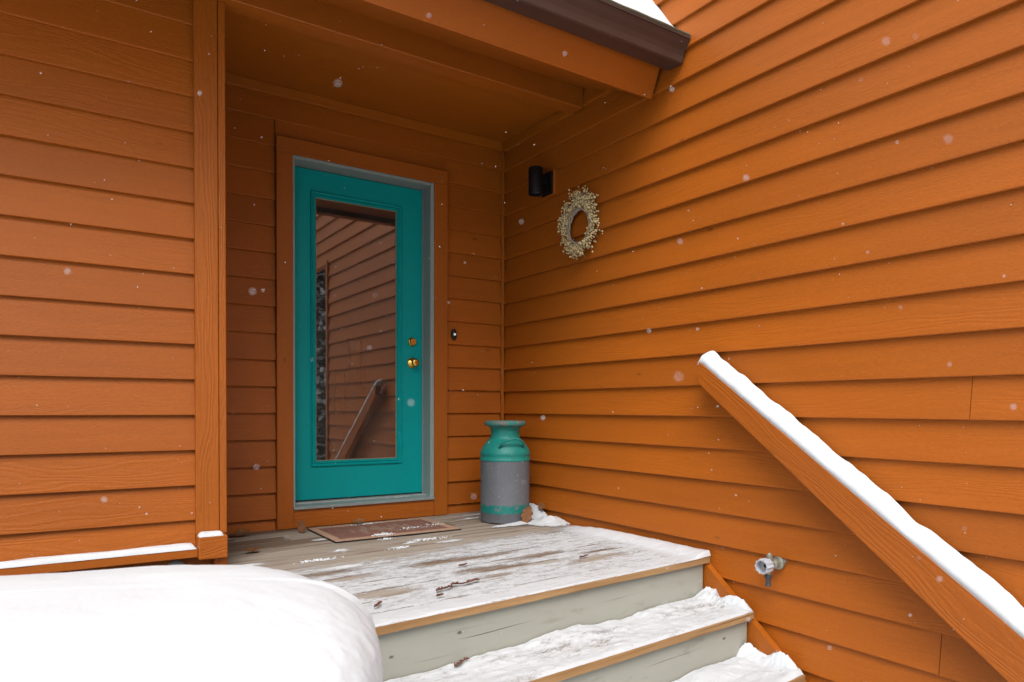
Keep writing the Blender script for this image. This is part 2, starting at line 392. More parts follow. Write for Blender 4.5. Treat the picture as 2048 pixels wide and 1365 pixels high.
# gutter: open trough with an ogee front and a closed end
bm = bmesh.new()
prof = [(2.640, 3.445), (2.640, 3.322), (2.634, 3.316), (2.540, 3.311), (2.532, 3.316), (2.527, 3.345), (2.518, 3.368), (2.500, 3.388), (2.489, 3.405), (2.486, 3.412), (2.478, 3.413), (2.478, 3.419), (2.492, 3.420)]
inner = [(2.492, 3.414), (2.495, 3.407), (2.506, 3.392), (2.524, 3.372), (2.533, 3.347), (2.538, 3.320), (2.632, 3.324), (2.634, 3.445)]
add_prism(bm, prof+inner, -2.7, UR-.004, 1)
obj('gutter', bm, M_GUTTER, roof)
bm = bmesh.new(); add_prism(bm, prof, UR-.0035, UR-.001)
obj('gutter_end_cap', bm, M_GUTTER, roof)
bm = bmesh.new(); add_prism(bm, [(2.480, 3.4215), (2.474, 3.430), (2.482, 3.440), (2.600, 3.478), (2.600, 3.466)], -2.7, UR-.006, 60)
for v in bm.verts: v.co.z += .0025*fbm(v.co.x*9, v.co.y*30); v.co.y += .0025*fbm(v.co.x*7, 4)
obj('gutter_guard', bm, M_DRIP, roof)

# door, frame, casing
frame = tag(bpy.data.objects.new('door_frame', None), 'pale grey green door jamb with orange casing'); COL.objects.link(frame); frame.parent = house
JI0, JI1, JT = 1.2125, 2.104, ZC+1.477
vbox('jamb', M_JAMB, frame, 1.201, JI0, NB-.022, NB+.165, .952, ZC+1.497)
vbox('jamb', M_JAMB, frame, JI1, 2.131, NB-.022, NB+.165, .952, ZC+1.497)
box('head_jamb', M_JAMB, frame, JI0+.0005, JI1-.0005, NB-.0215, NB+.165, JT, ZC+1.4965)
vbox('door_stop', M_JAMB, frame, JI1-.006, JI1-.0004, NB+.085, NB+.098, .97, JT)
vbox('casing_board', M_TRIM, frame, 1.106, 1.2005, NB-.026, NB+.03, DECK+.003, ZC+1.4972)
vbox('casing_board', M_TRIM, frame, 2.1315, 2.231, NB-.026, NB+.03, DECK+.003, ZC+1.4972)
box('casing_board', M_TRIM, frame, 1.106, 2.231, NB-.0265, NB+.03, ZC+1.4975, CT)
box('casing_board', M_TRIM, frame, 1.2008, 2.1312, NB-.020, NB+.03, DECK+.003, .944)
bm = bmesh.new()
add_prism(bm, [(-.035, 0), (-.035, .010), (-.028, .016), (.045, .022), (.05, .030), (.16, .030), (.16, 0)], 0, JI1-JI0+.036)
obj('threshold', bm, M_SILL, frame, (JI0-.010, NB, .945))
NF = NB+.100                                 # front face of the door
D0, D1, DZ0, DZ1 = JI0+.004, JI1-.004, .982, JT-.004
G0, G1, GZ0, GZ1 = 1.372, 1.909, ZC-.319, ZC+1.296
def rect_ring(bm, x0, x1, z0, z1, prof):
    """mitred moulding round a rectangle; prof: (inset towards the centre, depth y)"""
    rings = [[bm.verts.new((x0+i, y, z0+i)), bm.verts.new((x1-i, y, z0+i)), bm.verts.new((x1-i, y, z1-i)), bm.verts.new((x0+i, y, z1-i))] for i, y in [(p[0], p[1]) for p in prof]] if False else []
    for i, y in prof: rings.append([bm.verts.new(c) for c in ((x0+i, y, z0+i), (x1-i, y, z0+i), (x1-i, y, z1-i), (x0+i, y, z1-i))])
    for a, b in zip(rings, rings[1:]):
        for k in range(4): bm.faces.new((a[k], a[(k+1) % 4], b[(k+1) % 4], b[k]))
bm = bmesh.new()
rect_ring(bm, D0, D1, DZ0, DZ1, [(.105, NF+.03), (.105, NF+.044), (0, NF+.044), (0, NF+.0015), (.0015, NF), (.105, NF), (.105, NF+.03)])
# widen the ring opening to the lite by scaling its inner edge loop
for v in bm.verts:
    if abs(v.co.x-(D0+.105)) < 1e-4: v.co.x = G0-.020
    elif abs(v.co.x-(D1-.105)) < 1e-4: v.co.x = G1+.032
    if abs(v.co.z-(DZ0+.105)) < 1e-4: v.co.z = GZ0-.034
    elif abs(v.co.z-(DZ1-.105)) < 1e-4: v.co.z = GZ1+.034
bmesh.ops.recalc_face_normals(bm, faces=bm.faces)
door = tag(obj('door', bm, M_TEAL, house), 'teal front door with a tall glass lite')
bm = bmesh.new()
rect_ring(bm, G0-.030, G1+.042, GZ0-.045, GZ1+.045, [(0, NF+.002), (.001, NF-.010), (.005, NF-.013), (.009, NF-.009), (.013, NF-.004), (.018, NF-.004), (.022, NF-.010), (.027, NF-.011), (.031, NF-.006), (.035, NF+.004), (.036, NF+.012)])
obj('lite_moulding', bm, M_TEAL, door)
bm = bmesh.new(); rect_ring(bm, G0+.004, G1+.008, GZ0-.011, GZ1+.011, [(0, NF+.006), (.003, NF+.004), (.006, NF+.008)])
obj('glazing_bead', bm, plain('tan_glazing_bead', (.42, .33, .2), .6), door)
bm = bmesh.new(); add_box(bm, G0-.012, G1+.020, NF+.009, NF+.013, GZ0-.02, GZ1+.02)
obj('glass_pane', bm, M_GLASS, door)
bm = bmesh.new(); add_box(bm, D0+.002, D1-.002, NF-.002, NF+.02, DZ0-.012, DZ0-.0005)
obj('door_sweep', bm, M_RUB, door)
RX = Matrix.Rotation(R(90), 4, 'X')          # lathe axis +Z -> -Y (out of the door)
def lath(name, prof, mat, parent, loc, m=RX, seg=40):
    bm = bmesh.new(); add_lathe(bm, prof, seg, m=m); o = obj(name, bm, mat, parent, loc, smooth=True)
    md = o.modifiers.new('edges', 'EDGE_SPLIT'); md.split_angle = R(38); return o
db = lath('deadbolt', [(.030, 0), (.031, .004), (.029, .009), (.024, .012), (.0225, .022), (.020, .026), (.014, .0265)], M_BRASS, door, (2.027, NF, ZC+.447))
bm = bmesh.new(); add_box(bm, -.0016, .0016, -.0005, .0005, -.007, .007); obj('keyway', bm, M_DARK, db, (0, -.0268, 0))
kn = lath('door_knob', [(.036, 0), (.0365, .003), (.033, .008), (.020, .013), (.013, .018), (.012, .032), (.018, .038), (.0255, .047), (.0275, .056), (.025, .064), (.018, .069), (.010, .070)], M_BRASS, door, (2.027, NF, ZC+.306))
bm = bmesh.new(); add_box(bm, -.0016, .0016, -.0005, .0005, -.006, .006); obj('keyway', bm, M_DARK, kn, (0, -.0703, 0))
# dim room behind the glass
room = bpy.data.objects.new('interior_room', None); COL.objects.link(room); room.parent = house
bm = bmesh.new(); add_box(bm, .50, 2.86, NB+.18, 5.30, .80, 3.6)
bmesh.ops.reverse_faces(bm, faces=bm.faces); ri = obj('interior_wall', bm, M_ROOM, room)
fr_ = [f for f in ri.data.polygons if f.normal.y > .9]
bpy.context.view_layer.update()
bm = bmesh.new(); bm.from_mesh(ri.data)
bm.faces.ensure_lookup_table(); bmesh.ops.delete(bm, geom=[f for f in bm.faces if abs(f.calc_center_median().y-(NB+.18)) < .01], context='FACES'); bm.to_mesh(ri.data); bm.free()

# ------------------------------------------------------------------ porch deck and stairs
SK = .083; ANG = math.atan(SK)
def nf(u): return 2.163+SK*(u-.896)          # front edge of the deck
deck = tag(empty('porch_deck', (0, 0, 0)), 'weathered wooden porch deck in front of the teal door', 'deck')
BW = .1405
for i in range(15):
    y0 = i*BW+.0045; y1 = (i+1)*BW-.0045
    t1 = DECK+random.uniform(-.0012, .0012) if i else DECK
    # parallelogram clipped to the porch outline
    yl = lambda u, d: nf(u)+d
    ua, ub = .60, 2.672
    cuts = [ua, ub]
    if i in (2, 4, 5, 7, 9, 11, 12): cuts = [ua, random.choice((1.08, 1.35, 1.75, 2.1, 2.35))+random.uniform(-.03, .03), ub]
    for a, b in zip(cuts, cuts[1:]):
        a2 = a+(.002 if a > ua else 0); b2 = b-(.002 if b < ub else 0)
        bm = bmesh.new(); n = max(2, int((b2-a2)/.25)); L = (b2-a2)/math.cos(ANG)
        poly = [(y0, -.028), (y1, -.028), (y1, -.003), (y1-.003, 0), (y0+.003, 0), (y0, -.003)]
        add_prism(bm, [(y-y0, z) for y, z in poly], 0, L, n)
        o = obj('deck_board' if i else 'nosing_board', bm, M_DECK if i else M_NOSE, deck, (a2, nf(a2)+y0, t1), ANG)
        if yl(b2, y1) > NB+.015:             # the last boards stop at the wall
            for v in o.data.vertices:
                wy = nf(a2)+y0+v.co.x*math.sin(ANG)+v.co.y*math.cos(ANG)
                if wy > NB+.015: v.co.y -= (wy-NB-.015)/math.cos(ANG)
bm = bmesh.new(); add_box(bm, .62, 2.665, 2.36, NB+.02, DECK-.17, DECK-.031); obj('gap_shade_slab', bm, M_DARK, deck)  # added solid dark slab; its colour supplies the shade in the board gaps
stairs = tag(empty('porch_stairs'), 'wooden porch steps with grey painted risers and snow on treads', 'stairs')
RISE, RUN = .2045, .2625
TREADS = []
for s in range(4):
    zt = DECK-RISE*s; off = -RUN*s
    ur = 2.664; ul = .62
    # riser below this nosing
    zb = zt-RISE-.0 if s < 3 else 0.0
    bm = bmesh.new(); L = (ur-.018-ul)/math.cos(ANG)
    add_box(bm, 0, L, 0, .022, 0, (zt-.031)-(max(zb, 0)+.002), .002)
    obj('riser', bm, M_RISER, stairs, (ul, nf(ul)+off+.027, max(zb, 0)+.002), ANG)
    if s:
        for q, (a, b) in enumerate(((0, .139), (.144, RUN+.026))):
            bm = bmesh.new(); L = (ur-.001-ul)/math.cos(ANG)
            add_prism(bm, [(0, 0), (b-a, 0), (b-a, .027), (b-a-.003, .030), (.003, .030), (0, .027)], 0, L, 6)
            obj('tread_board', bm, M_NOSE, stairs, (ul, nf(ul)+off+a, zt-.030), ANG)
        TREADS.append((zt, off))
def stringer(x0, x1):
    bm = bmesh.new(); k = RISE/RUN
    c0 = 2.312; z0 = DECK-.032
    poly = [(c0+.03, z0), (c0+.03, z0-.42), (1.30, z0-(c0-1.30)*k-.30), (1.24, 0.0), (1.13, 0), (c0-(z0/k), .001)]
    poly = [(c0+.035, z0+.012), (c0+.035, .001), (c0-z0/k+.012, .001)]
    add_prism(bm, [(y-c0, z) for y, z in poly], 0, x1-x0)
    obj('stringer', bm, M_TRIM, stairs, (x0, c0, 0))
stringer(2.655, 2.6905); stringer(.585, .6185)

# ------------------------------------------------------------------ handrail
rail = tag(empty('handrail', (2.62, 1.6, 1.2)), 'orange plank handrail sloping down the right hand wall, topped with snow', 'handrail')
def rt(n): return ZC+.234+(n-2.325)*.7056    # top edge
def rb(n): return ZC+.118+(n-2.318)*.7635    # lower edge widens slightly
RU0, RU1 = 2.592, 2.652
bm = bmesh.new()
NS = 12; ns = [2.323-(2.323-.70)*i/NS for i in range(NS+1)]
rings = []
for n in ns:
    a, b = rt(n), rb(n); c = .004
    rings.append([bm.verts.new(q) for q in ((RU0, n, b+c), (RU0, n, a-c), (RU0+c, n, a), (RU1, n, a), (RU1, n, b), (RU0+c, n, b))])
for a, b in zip(rings, rings[1:]):
    for k in range(6): bm.faces.new((a[k], a[(k+1) % 6], b[(k+1) % 6], b[k]))
bm.faces.new(rings[0]); bm.faces.new(rings[-1][::-1]); bmesh.ops.recalc_face_normals(bm, faces=bm.faces)
# local X along the rail so the grain follows it
Vx = Vector((0, -1, -.72)).normalized(); Vy = Vector((-1, 0, 0)); Vz = Vx.cross(Vy)
B = Matrix((Vx, Vy, Vz)).transposed().to_4x4(); B.translation = Vector((2.62, 1.6, 1.2))
bmesh.ops.transform(bm, matrix=B.inverted(), verts=bm.verts)
ro = obj('rail_plank', bm, M_RAIL, rail); ro.matrix_local = Matrix.Translation(-Vector((2.62, 1.6, 1.2))) @ B
for n in (2.0, 1.0):
    bm = bmesh.new(); zc_ = (rt(n)+rb(n))/2
    add_box(bm, RU1-.002, UR-.003, n-.03, n+.03, zc_-.03, zc_+.03, .004); bmesh.ops.translate(bm, vec=(-2.62, -1.6, -1.2), verts=bm.verts)
    obj('standoff_block', bm, M_TRIM, rail)
# snow lying along the rail
bm = bmesh.new(); rings = []
NS = 150
for i in range(NS+1):
    f = i/NS; n = 2.338-(2.338-.70)*f
    nn = min(n, 2.322); s = 1-max(0, (2.30-n < .03)*(1-(2.338-n)/.07))
    end = min(1, (2.338-n)/.075); end = math.sqrt(max(0, 1-(1-end)**2)) if end < 1 else 1
    hgt = (.062+.018*fbm(n*4.1, 3, 0, 3)+.009*fbm(n*13, 5, 0, 2))*end+.003
    base = rt(nn)-(.012 if n > 2.32 else 0)
    ring = []
    w0 = RU0+.001+.002*fbm(n*9, 11); w1 = RU1+.022
    for k in range(15):
        a = math.pi*k/14; cx = -math.cos(a); sy = math.sin(a)
        cx = math.copysign(abs(cx)**.62, cx); sy = sy**.5
        asym = 1+.30*cx
        ring.append(bm.verts.new(((w0+w1)/2+(w1-w0)/2*cx, n+.002*fbm(n*30, k), base-.004+hgt*sy*asym)))
    rings.append(ring)
for a, b in zip(rings, rings[1:]):
    for k in range(14): bm.faces.new((a[k], a[k+1], b[k+1], b[k]))
    bm.faces.new((a[14], a[0], b[0], b[14]))
bm.faces.new(rings[0]); bm.faces.new(rings[-1][::-1]); bmesh.ops.recalc_face_normals(bm, faces=bm.faces)
tag(obj('snow_strip', bm, M_SNOW, smooth=True), 'long strip of fresh snow lying on the sloping handrail', 'snow', kind='stuff')

# ------------------------------------------------------------------ snow: porch, treads, ledges, roof, heap
def sheet(name, us, ts, pos, mat, label, minc=.02):
    """snow sheet: pos(u, t) -> (x, y, base z, thickness, cover)"""
    verts, cov, keep = [], [], []
    for t_ in ts:
        for u_ in us:
            x, y, z, h, c = pos(u_, t_); verts.append((x, y, z+h)); cov.append(c)
    nu = len(us); faces = []
    for j in range(len(ts)-1):
        for i in range(nu-1):
            q = (j*nu+i, j*nu+i+1, (j+1)*nu+i+1, (j+1)*nu+i)
            if max(cov[k] for k in q) > minc: faces.append(q)
    me = bpy.data.meshes.new(name); me.from_pydata(verts, [], faces); me.validate()
    at = me.attributes.new('cover', 'FLOAT', 'POINT'); at.data.foreach_set('value', cov)
    o = mobj(name, me, mat, smooth=True); return tag(o, label, 'snow', kind='stuff')
def lin(a, b, n): return [a+(b-a)*i/(n-1) for i in range(n)]
def sst(x, a, b):
    t_ = max(0, min(1, (x-a)/(b-a))); return t_*t_*(3-2*t_)
PATCH = [(.98, 2.98, .16, .035), (1.05, 2.85, .12, .03), (1.03, 2.56, .15, .035), (1.12, 2.52, .10, .03), (1.59, 2.70, .13, .03), (1.72, 2.66, .16, .03), (1.95, 2.645, .10, .025), (2.14, 2.585, .12, .03), (2.22, 2.61, .14, .03), (1.585, 2.55, .11, .025), (1.99, 2.79, .16, .03), (1.50, 2.93, .18, .05), (1.75, 2.92, .2, .03), (2.3, 2.72, .1, .02)]
WHITE = [(.74, 3.337, .09, .035), (1.21, 3.43, .07, .018), (1.10, 3.07, .15, .035), (1.8, 3.36, .10, .03), (2.42, 4.12, .16, .03), (1.22, 3.78, .05, .03), (1.68, 3.49, .08, .022), (2.3, 3.98, .13, .02), (1.6, 3.43, .06, .02), (1.48, 3.35, .05, .02), (1.0, 3.28, .04, .016), (1.09, 3.26, .06, .012)]
def deck_pos(u_, t_):
    y = nf(u_)+.004+t_; x = u_
    bnd = 3.22+.02*(u_-1)+max(0, u_-1.5)*.19+.05*fbm(u_*2.2, 1.7)+.03*fbm(u_*9, 4)
    c = .70*sst(bnd+.06-y, -.05, .30)+.10*fbm(x*2.3, y*7, 2)
    c += .22*sst(y, 2.42, 2.22)
    for (px, py, rx, ry) in PATCH: c -= .54*math.exp(-((x-px)/rx)**2-((y-py-SK*(x-px))/ry)**2)
    for (px, py, rx, ry) in WHITE: c = max(c, .98*math.exp(-(((x-px)/rx)**2+((y-py-SK*(x-px))/ry)**2)**1.5)+.10*fbm(x*22, y*40))
    c += .35*sst(x, 2.50, 2.63)*sst(3.5-y, 0, .3)+.05
    # board joints stay a little bare
    j = abs(((t_)/BW+.5) % 1-.5)*BW
    c -= .42*sst(x, 2.52, 2.40)*math.exp(-(j/.0055)**2)*(1 if fbm(x*3, t_*7, 8) > -.05 else .15)
    h = .0022+.010*sst(c, .85, 1.25)+.0035*max(0, fbm(x*14, y*22, 4))*sst(c, .5, 1)
    h += .018*sst(x, 2.56, 2.66)*sst(3.4-y, -.1, .5)
    # drift between the milk can and the wall
    d1 = math.exp(-((x-2.665)/.055)**2-((y-3.80)/.13)**2)*.085
    d2 = math.exp(-((x-2.60)/.10)**2-((y-3.53)/.085)**2)*.045
    d3 = math.exp(-(((x-2.40)/.20)**2+((y-3.60-.06*(x-2.4))/.035)**2))*.018
    dd = d1+d2+d3
    if dd > .006: c = max(c, min(1.4, dd/.009)); h += dd*(1+.25*fbm(x*16, y*16, 1))
    if t_ < .012: h *= sst(t_, -.004, .012)
    return (x, y, DECK, h, max(0, c))
sheet('snow_dusting', lin(.61, 2.678, 340), lin(0, 2.05, 440), deck_pos, M_DUST, 'thin trodden snow covering the porch deck boards')
for k, (zt, off) in enumerate(TREADS):
    def tp(u_, t_, zt=zt, off=off, k=k):
        x = u_; y = nf(u_)+off+.003+t_
        c = .88+.22*fbm(x*2.1+k*7, t_*9, 2)+(.12 if k else 0)
        h = .006+.006*max(0, .5+fbm(x*6+k*5, t_*12, 3))+.006*max(0, fbm(x*20, t_*30, k))
        h += .020*sst(t_, .13, .25)*max(0, .55+fbm(x*3.2+k*3, k, 1))*sst(x, 1.15, 1.55)
        h += (.010+.022*sst(t_, .02, .2)*max(0, .7+fbm(t_*15, k*9, 2)))*sst(x, 2.56, 2.645)   # banked against the stringer
        h *= sst(t_, -.006, .018)*(1-.0*t_)
        if abs(t_-.1415) < .004 and fbm(x*3, k, 9) > -.05: h *= .75
        return (x, y, zt, max(h, .0015), c)
    sheet('snow_cover', lin(.63, 2.655, 260), lin(0, RUN+.018, 46), tp, M_DUST, ['trodden snow on the first tread below the deck', 'thicker snow on the second tread below the deck', 'snow on the lowest tread of the steps'][k])
# ropes of melted-back snow at the tread ends
def ridge(pts, base, label, wid=.016):
    """low wall of crusted snow: pts are (x, y, height above base)"""
    P = []
    for i in range(len(pts)-1):
        for q in range(8): P.append(Vector(pts[i]).lerp(Vector(pts[i+1]), q/8))
    P.append(Vector(pts[-1]))
    for _ in range(6): P = [P[0]]+[(P[i-1]+P[i]*2+P[i+1])/4 for i in range(1, len(P)-1)]+[P[-1]]
    bm = bmesh.new(); rings = []
    for i, p in enumerate(P):
        d = (P[min(i+1, len(P)-1)]-P[max(i-1, 0)]); d.z = 0; d.normalize(); s_ = Vector((-d.y, d.x, 0)); ring = []
        w_ = wid*(1+.3*fbm(i*.21, 3)); hh_ = max(.004, p.z*(1+.12*fbm(i*.5, 9)))
        for k in range(11):
            a = math.pi*k/10; flare = 1+.9*(1-math.sin(a))**2
            q = Vector((p.x, p.y, base-.004))+s_*(-math.cos(a)*w_*flare)+Vector((0, 0, (hh_+.004)*math.sin(a)**.7))
            ring.append(bm.verts.new(q+Vector((.003*fbm(q.y*50, q.z*60), 0, .003*fbm(q.y*60, q.z*50, 5)))))
        rings.append(ring)
    for a, b in zip(rings, rings[1:]):
        for k in range(10): bm.faces.new((a[k], a[k+1], b[k+1], b[k]))
    bm.faces.new(rings[0]); bm.faces.new(rings[-1][::-1]); bmesh.ops.recalc_face_normals(bm, faces=bm.faces)
    tag(obj('snow_ridge', bm, M_SNOW, smooth=True), label, 'snow', kind='stuff')
z2, z3 = DECK-RISE, DECK-2*RISE
ridge([(2.60, 2.322, .012), (2.628, 2.312, .062), (2.638, 2.285, .070), (2.640, 2.250, .030), (2.640, 2.215, .022), (2.641, 2.185, .052), (2.641, 2.13, .060), (2.641, 2.085, .048), (2.638, 2.055, .018)], z2, 'crusted snow rim at the right end of the first tread')
ridge([(2.56, 2.066, .012), (2.60, 2.060, .066), (2.63, 2.045, .072), (2.638, 2.00, .040), (2.640, 1.955, .036), (2.642, 1.925, .058), (2.643, 1.89, .074), (2.643, 1.855, .066), (2.642, 1.825, .040), (2.640, 1.80, .014)], z3, 'crusted snow rim at the right end of the second tread')
def pad(name, x0, x1, y0, y1, z, h, label, seed=0, nx=60, ny=10, mat=None):
    bm = bmesh.new(); G = []
    for j in range(ny+1):
        row = []
        for i in range(nx+1):
            a = 2*i/nx-1; b = 2*j/ny-1
            ea = 1-max(0, (abs(a)*(x1-x0)/2-((x1-x0)/2-h))/h)**2 if abs(a)*(x1-x0)/2 > (x1-x0)/2-h else 1
            eb = max(0, 1-abs(b)**4)
            hh_ = h*math.sqrt(max(0, ea)*eb)*(1+.18*fbm(i*.13+seed, j*.2, seed))
            row.append(bm.verts.new((x0+(x1-x0)*i/nx, y0+(y1-y0)*j/ny+.003*fbm(i*.2, j, seed), z+hh_)))
        G.append(row)
    for j in range(ny):
        for i in range(nx): bm.faces.new((G[j][i], G[j][i+1], G[j+1][i+1], G[j+1][i]))
    return tag(obj(name, bm, M_SNOW, smooth=True), label, 'snow', kind='stuff')
pad('snow_strip', -2.6, .533, NL-.062, NL-.003, .9318, .022, 'narrow line of snow on the ledge below the left siding', 3, 160)
pad('snow_cap', .539, .640, NL-.079, NL-.021, .9838, .018, 'small cap of snow on the corner block beside the porch', 8, 20)
# roof snow: thick blanket with a rounded lip over the gutter
bm = bmesh.new(); G = []
us = lin(-2.7, UR+.010, 110); ts = lin(0, 1, 44)
for t_ in ts:
    row = []
    for u_ in us:
        n = 2.505+2.6*t_**1.8
        lip = min(1, (n-2.50)/.42); th_ = (.30*(.35*lip+.65*sst(lip, 0, 1)))*(1+.08*fbm(u_*1.6, n*2, 4))+.003
        row.append(bm.verts.new((u_, n+.012*fbm(u_*3, 2, 1), roofz(n)+th_)))
    G.append(row)
for j in range(len(ts)-1):
    for i in range(len(us)-1): bm.faces.new((G[j][i], G[j][i+1], G[j+1][i+1], G[j+1][i]))
tag(obj('roof_snow', bm, M_SNOW, smooth=True), 'deep snow lying on the porch roof above the gutter', 'snow', kind='stuff')
# heap in the foreground: flat-topped, bulging, rounded at its right end
bm = bmesh.new(); G = []
CU0, CU1, CN, HB, TOP = -3.2, .205, 1.62, .50, ZC-.362
NA, NR = 420, 120
def outline(a):
    # stadium: straight along X, round right end
    c, s = math.cos(a), math.sin(a)
    e = 1.0
    x = math.copysign(abs(c)**e, c); y = math.copysign(abs(s)**e, s)
    return x, y
for j in range(NR+1):
    f = j/NR; row = []
    # profile from the crown (f=0) over the shoulder to the ground (f=1)
    if f < .70:
        q = f/.70*math.pi/2; rad = math.sin(q)**.84; z = TOP-.215+.215*math.cos(q)**.78
    else:
        q = (f-.70)/.30; rad = 1-.20*math.sin(q*math.pi*.8)+.20*max(0, q-.6); z = (TOP-.215)*(1-q)-.03*q
    for i in range(NA):
        x, y = outline(2*math.pi*i/NA)
        px = (CU1 if x > 0 else CU0+.4)+x*rad*.455
        if abs(x) < .999: px = CU1+x*rad*.43 if x > 0 else CU1+x*rad*3.6
        py = CN+y*rad*HB
        b = .008*fbm(px*2.2, py*2.2, z*2.2)+.002*fbm(px*8, py*8, z*8)*(0.3+rad)+.003*fbm(px*26, py*26, z*26)*rad**3
        nrm = Vector((x*rad, y*rad, math.sqrt(max(0, 1-rad*rad)))); 
        row.append(bm.verts.new((px+b*nrm.x, py+b*nrm.y, z+b*nrm.z-.055*(max(-1.0, min(px, .65))-.2)*sst(z, .2, .7)*(1-sst(px, -.1, .6)))))
    G.append(row)
for a, b in zip(G, G[1:]):
    for i in range(NA): bm.faces.new((a[i], b[i], b[(i+1) % NA], a[(i+1) % NA]))
bm.faces.new(G[0][::-1]); bmesh.ops.remove_doubles(bm, verts=bm.verts, dist=1e-5); bmesh.ops.recalc_face_normals(bm, faces=bm.faces)
tag(obj('snow_heap', bm, M_SNOW, smooth=True), 'big smooth rounded heap of snow in the foreground beside the steps', 'snow heap', kind='stuff')

# ------------------------------------------------------------------ milk can
def can_mats():
    t = NT('worn_grey_can_body'); c = t.coord(); x, y, z = t.sep(c)
    n = t.noise(c, 30, 4, .6); n2 = t.noise(c, 9, 3, .6); n3 = t.noise(c, 75, 3, .6)
    col = t.mix(n2, (.135, .145, .165), (.19, .20, .22))
    col = t.mix(t.math('MULTIPLY', t.smooth(n3, .62, .70), .5), col, (.42, .42, .42)); n5 = t.noise(t.vmath('MULTIPLY', c, (40, 40, 6)), 1.0, 4, .7); col = t.mix(t.math('MULTIPLY', t.smooth(n5, .55, .75), .35), col, (.26, .26, .27))
    zz = t.math('ADD', z, t.math('MULTIPLY', t.math('SUBTRACT', n, .5), .05))
    band = t.math('MULTIPLY', t.smooth(zz, .060, .066), t.smooth(zz, .118, .108))
    col = t.mix(t.math('MULTIPLY', band, t.smooth(n, .36, .46)), col, (.006, .20, .17))
    rust = t.math('MULTIPLY', t.smooth(n3, .60, .70), t.smooth(z, .075, .03)); col = t.mix(t.math('MULTIPLY', rust, .8), col, (.09, .04, .025))
    a = t.fin(col, .55, t.bump(n, .12, .003), .15)
    t = NT('worn_teal_can_paint'); c = t.coord(); n = t.noise(c, 22, 4, .6); n3 = t.noise(c, 90, 3, .6)
    col = t.mix(n, (.004, .20, .17), (.015, .31, .26)); col = t.mix(t.math('MULTIPLY', t.smooth(n3, .56, .68), .6), col, (.15, .16, .12))
    b = t.fin(col, .48, t.bump(n3, .1, .002))
    t = NT('rusty_teal_can_rim'); c = t.coord(); n = t.noise(c, 35, 4, .65); col = t.mix(t.smooth(n, .42, .62), (.015, .23, .19), (.20, .17, .15)); d = t.fin(col, .6, t.bump(n, .2, .002))
    return a, b, d
MC1, MC2, MC3 = can_mats()
can = tag(empty('milk_can', (2.427, 3.79, DECK+.004)), 'old grey metal milk can with teal shoulder standing in the porch corner', 'milk can')
def cpart(name, prof, mat, cap0=False, cap1=False):
    bm = bmesh.new(); add_lathe(bm, prof, 64, cap0=cap0, cap1=cap1); bmesh.ops.recalc_face_normals(bm, faces=bm.faces)
    o = obj(name, bm, mat, can, smooth=True); md = o.modifiers.new('edges', 'EDGE_SPLIT'); md.split_angle = R(42); return o
cpart('body', [(.150, 0), (.156, .003), (.157, .055), (.1585, .058), (.1585, .064), (.157, .068), (.1575, .375), (.158, .388)], MC1, True)
cpart('shoulder', [(.158, .386), (.1615, .389), (.1615, .400), (.159, .404), (.159, .422), (.1615, .426), (.161, .436), (.156, .450), (.146, .470), (.130, .494), (.112, .514), (.099, .525), (.094, .532), (.092, .545), (.092, .572), (.095, .588), (.103, .602)], MC2)
cpart('rim', [(.103, .600), (.116, .606), (.127, .608), (.132, .613), (.134, .622), (.132, .632), (.126, .639), (.118, .640), (.112, .634), (.100, .605), (.086, .580), (.086, .45), (.02, .44)], MC3)
for sgn in (0, 1):
    a0 = R(-103)+sgn*math.pi             # one bail faces the steps
    bm = bmesh.new(); P = []
    for q in range(13):
        f = q/12; th = a0+R(-34)+R(68)*f; up = math.sin(math.pi*f)
        rad = .138+.034*up**.5; zz = .468+.062*up**.6
        P.append((rad*math.cos(th), rad*math.sin(th), zz))
    add_tube(bm, P, [.010]+[.0075]*11+[.010], 10); obj('handle', bm, MC2, can, smooth=True)

# ------------------------------------------------------------------ wall lamp, wreath, bell, tap, vent
lamp = tag(empty('wall_lamp', (UR, 3.675, ZC+1.45)), 'black cylinder wall lamp near the porch corner', 'wall lamp')
bm = bmesh.new(); add_box(bm, -.020, .016, -.075, .060, -.085, .075, .003); obj('mounting_block', bm, M_TRIM, lamp)
bm = bmesh.new(); add_box(bm, -.032, -.0205, -.062, .048, -.078, .068, .003); obj('back_plate', bm, M_BLACK, lamp)
bm = bmesh.new(); add_box(bm, -.075, -.0325, -.020, .020, -.020, .045, .003); obj('arm', bm, M_BLACK, lamp)
bm = bmesh.new(); add_lathe(bm, [(.040, -.072), (.040, -.082), (.046, -.084), (.047, -.080), (.047, .078), (.044, .084), (.02, .085)], 40, cap0=False)
o = obj('lamp_shade', bm, M_BLACK, lamp, (-.112, 0, 0), smooth=True); o.modifiers.new('edges', 'EDGE_SPLIT').split_angle = R(35)
bm = bmesh.new(); add_lathe(bm, [(.002, -.070), (.039, -.0705), (.039, -.066)], 32, cap1=False); obj('lens', bm, plain('frosted_lamp_lens', (.10, .13, .17), .3), lamp, (-.112, 0, 0), smooth=True)

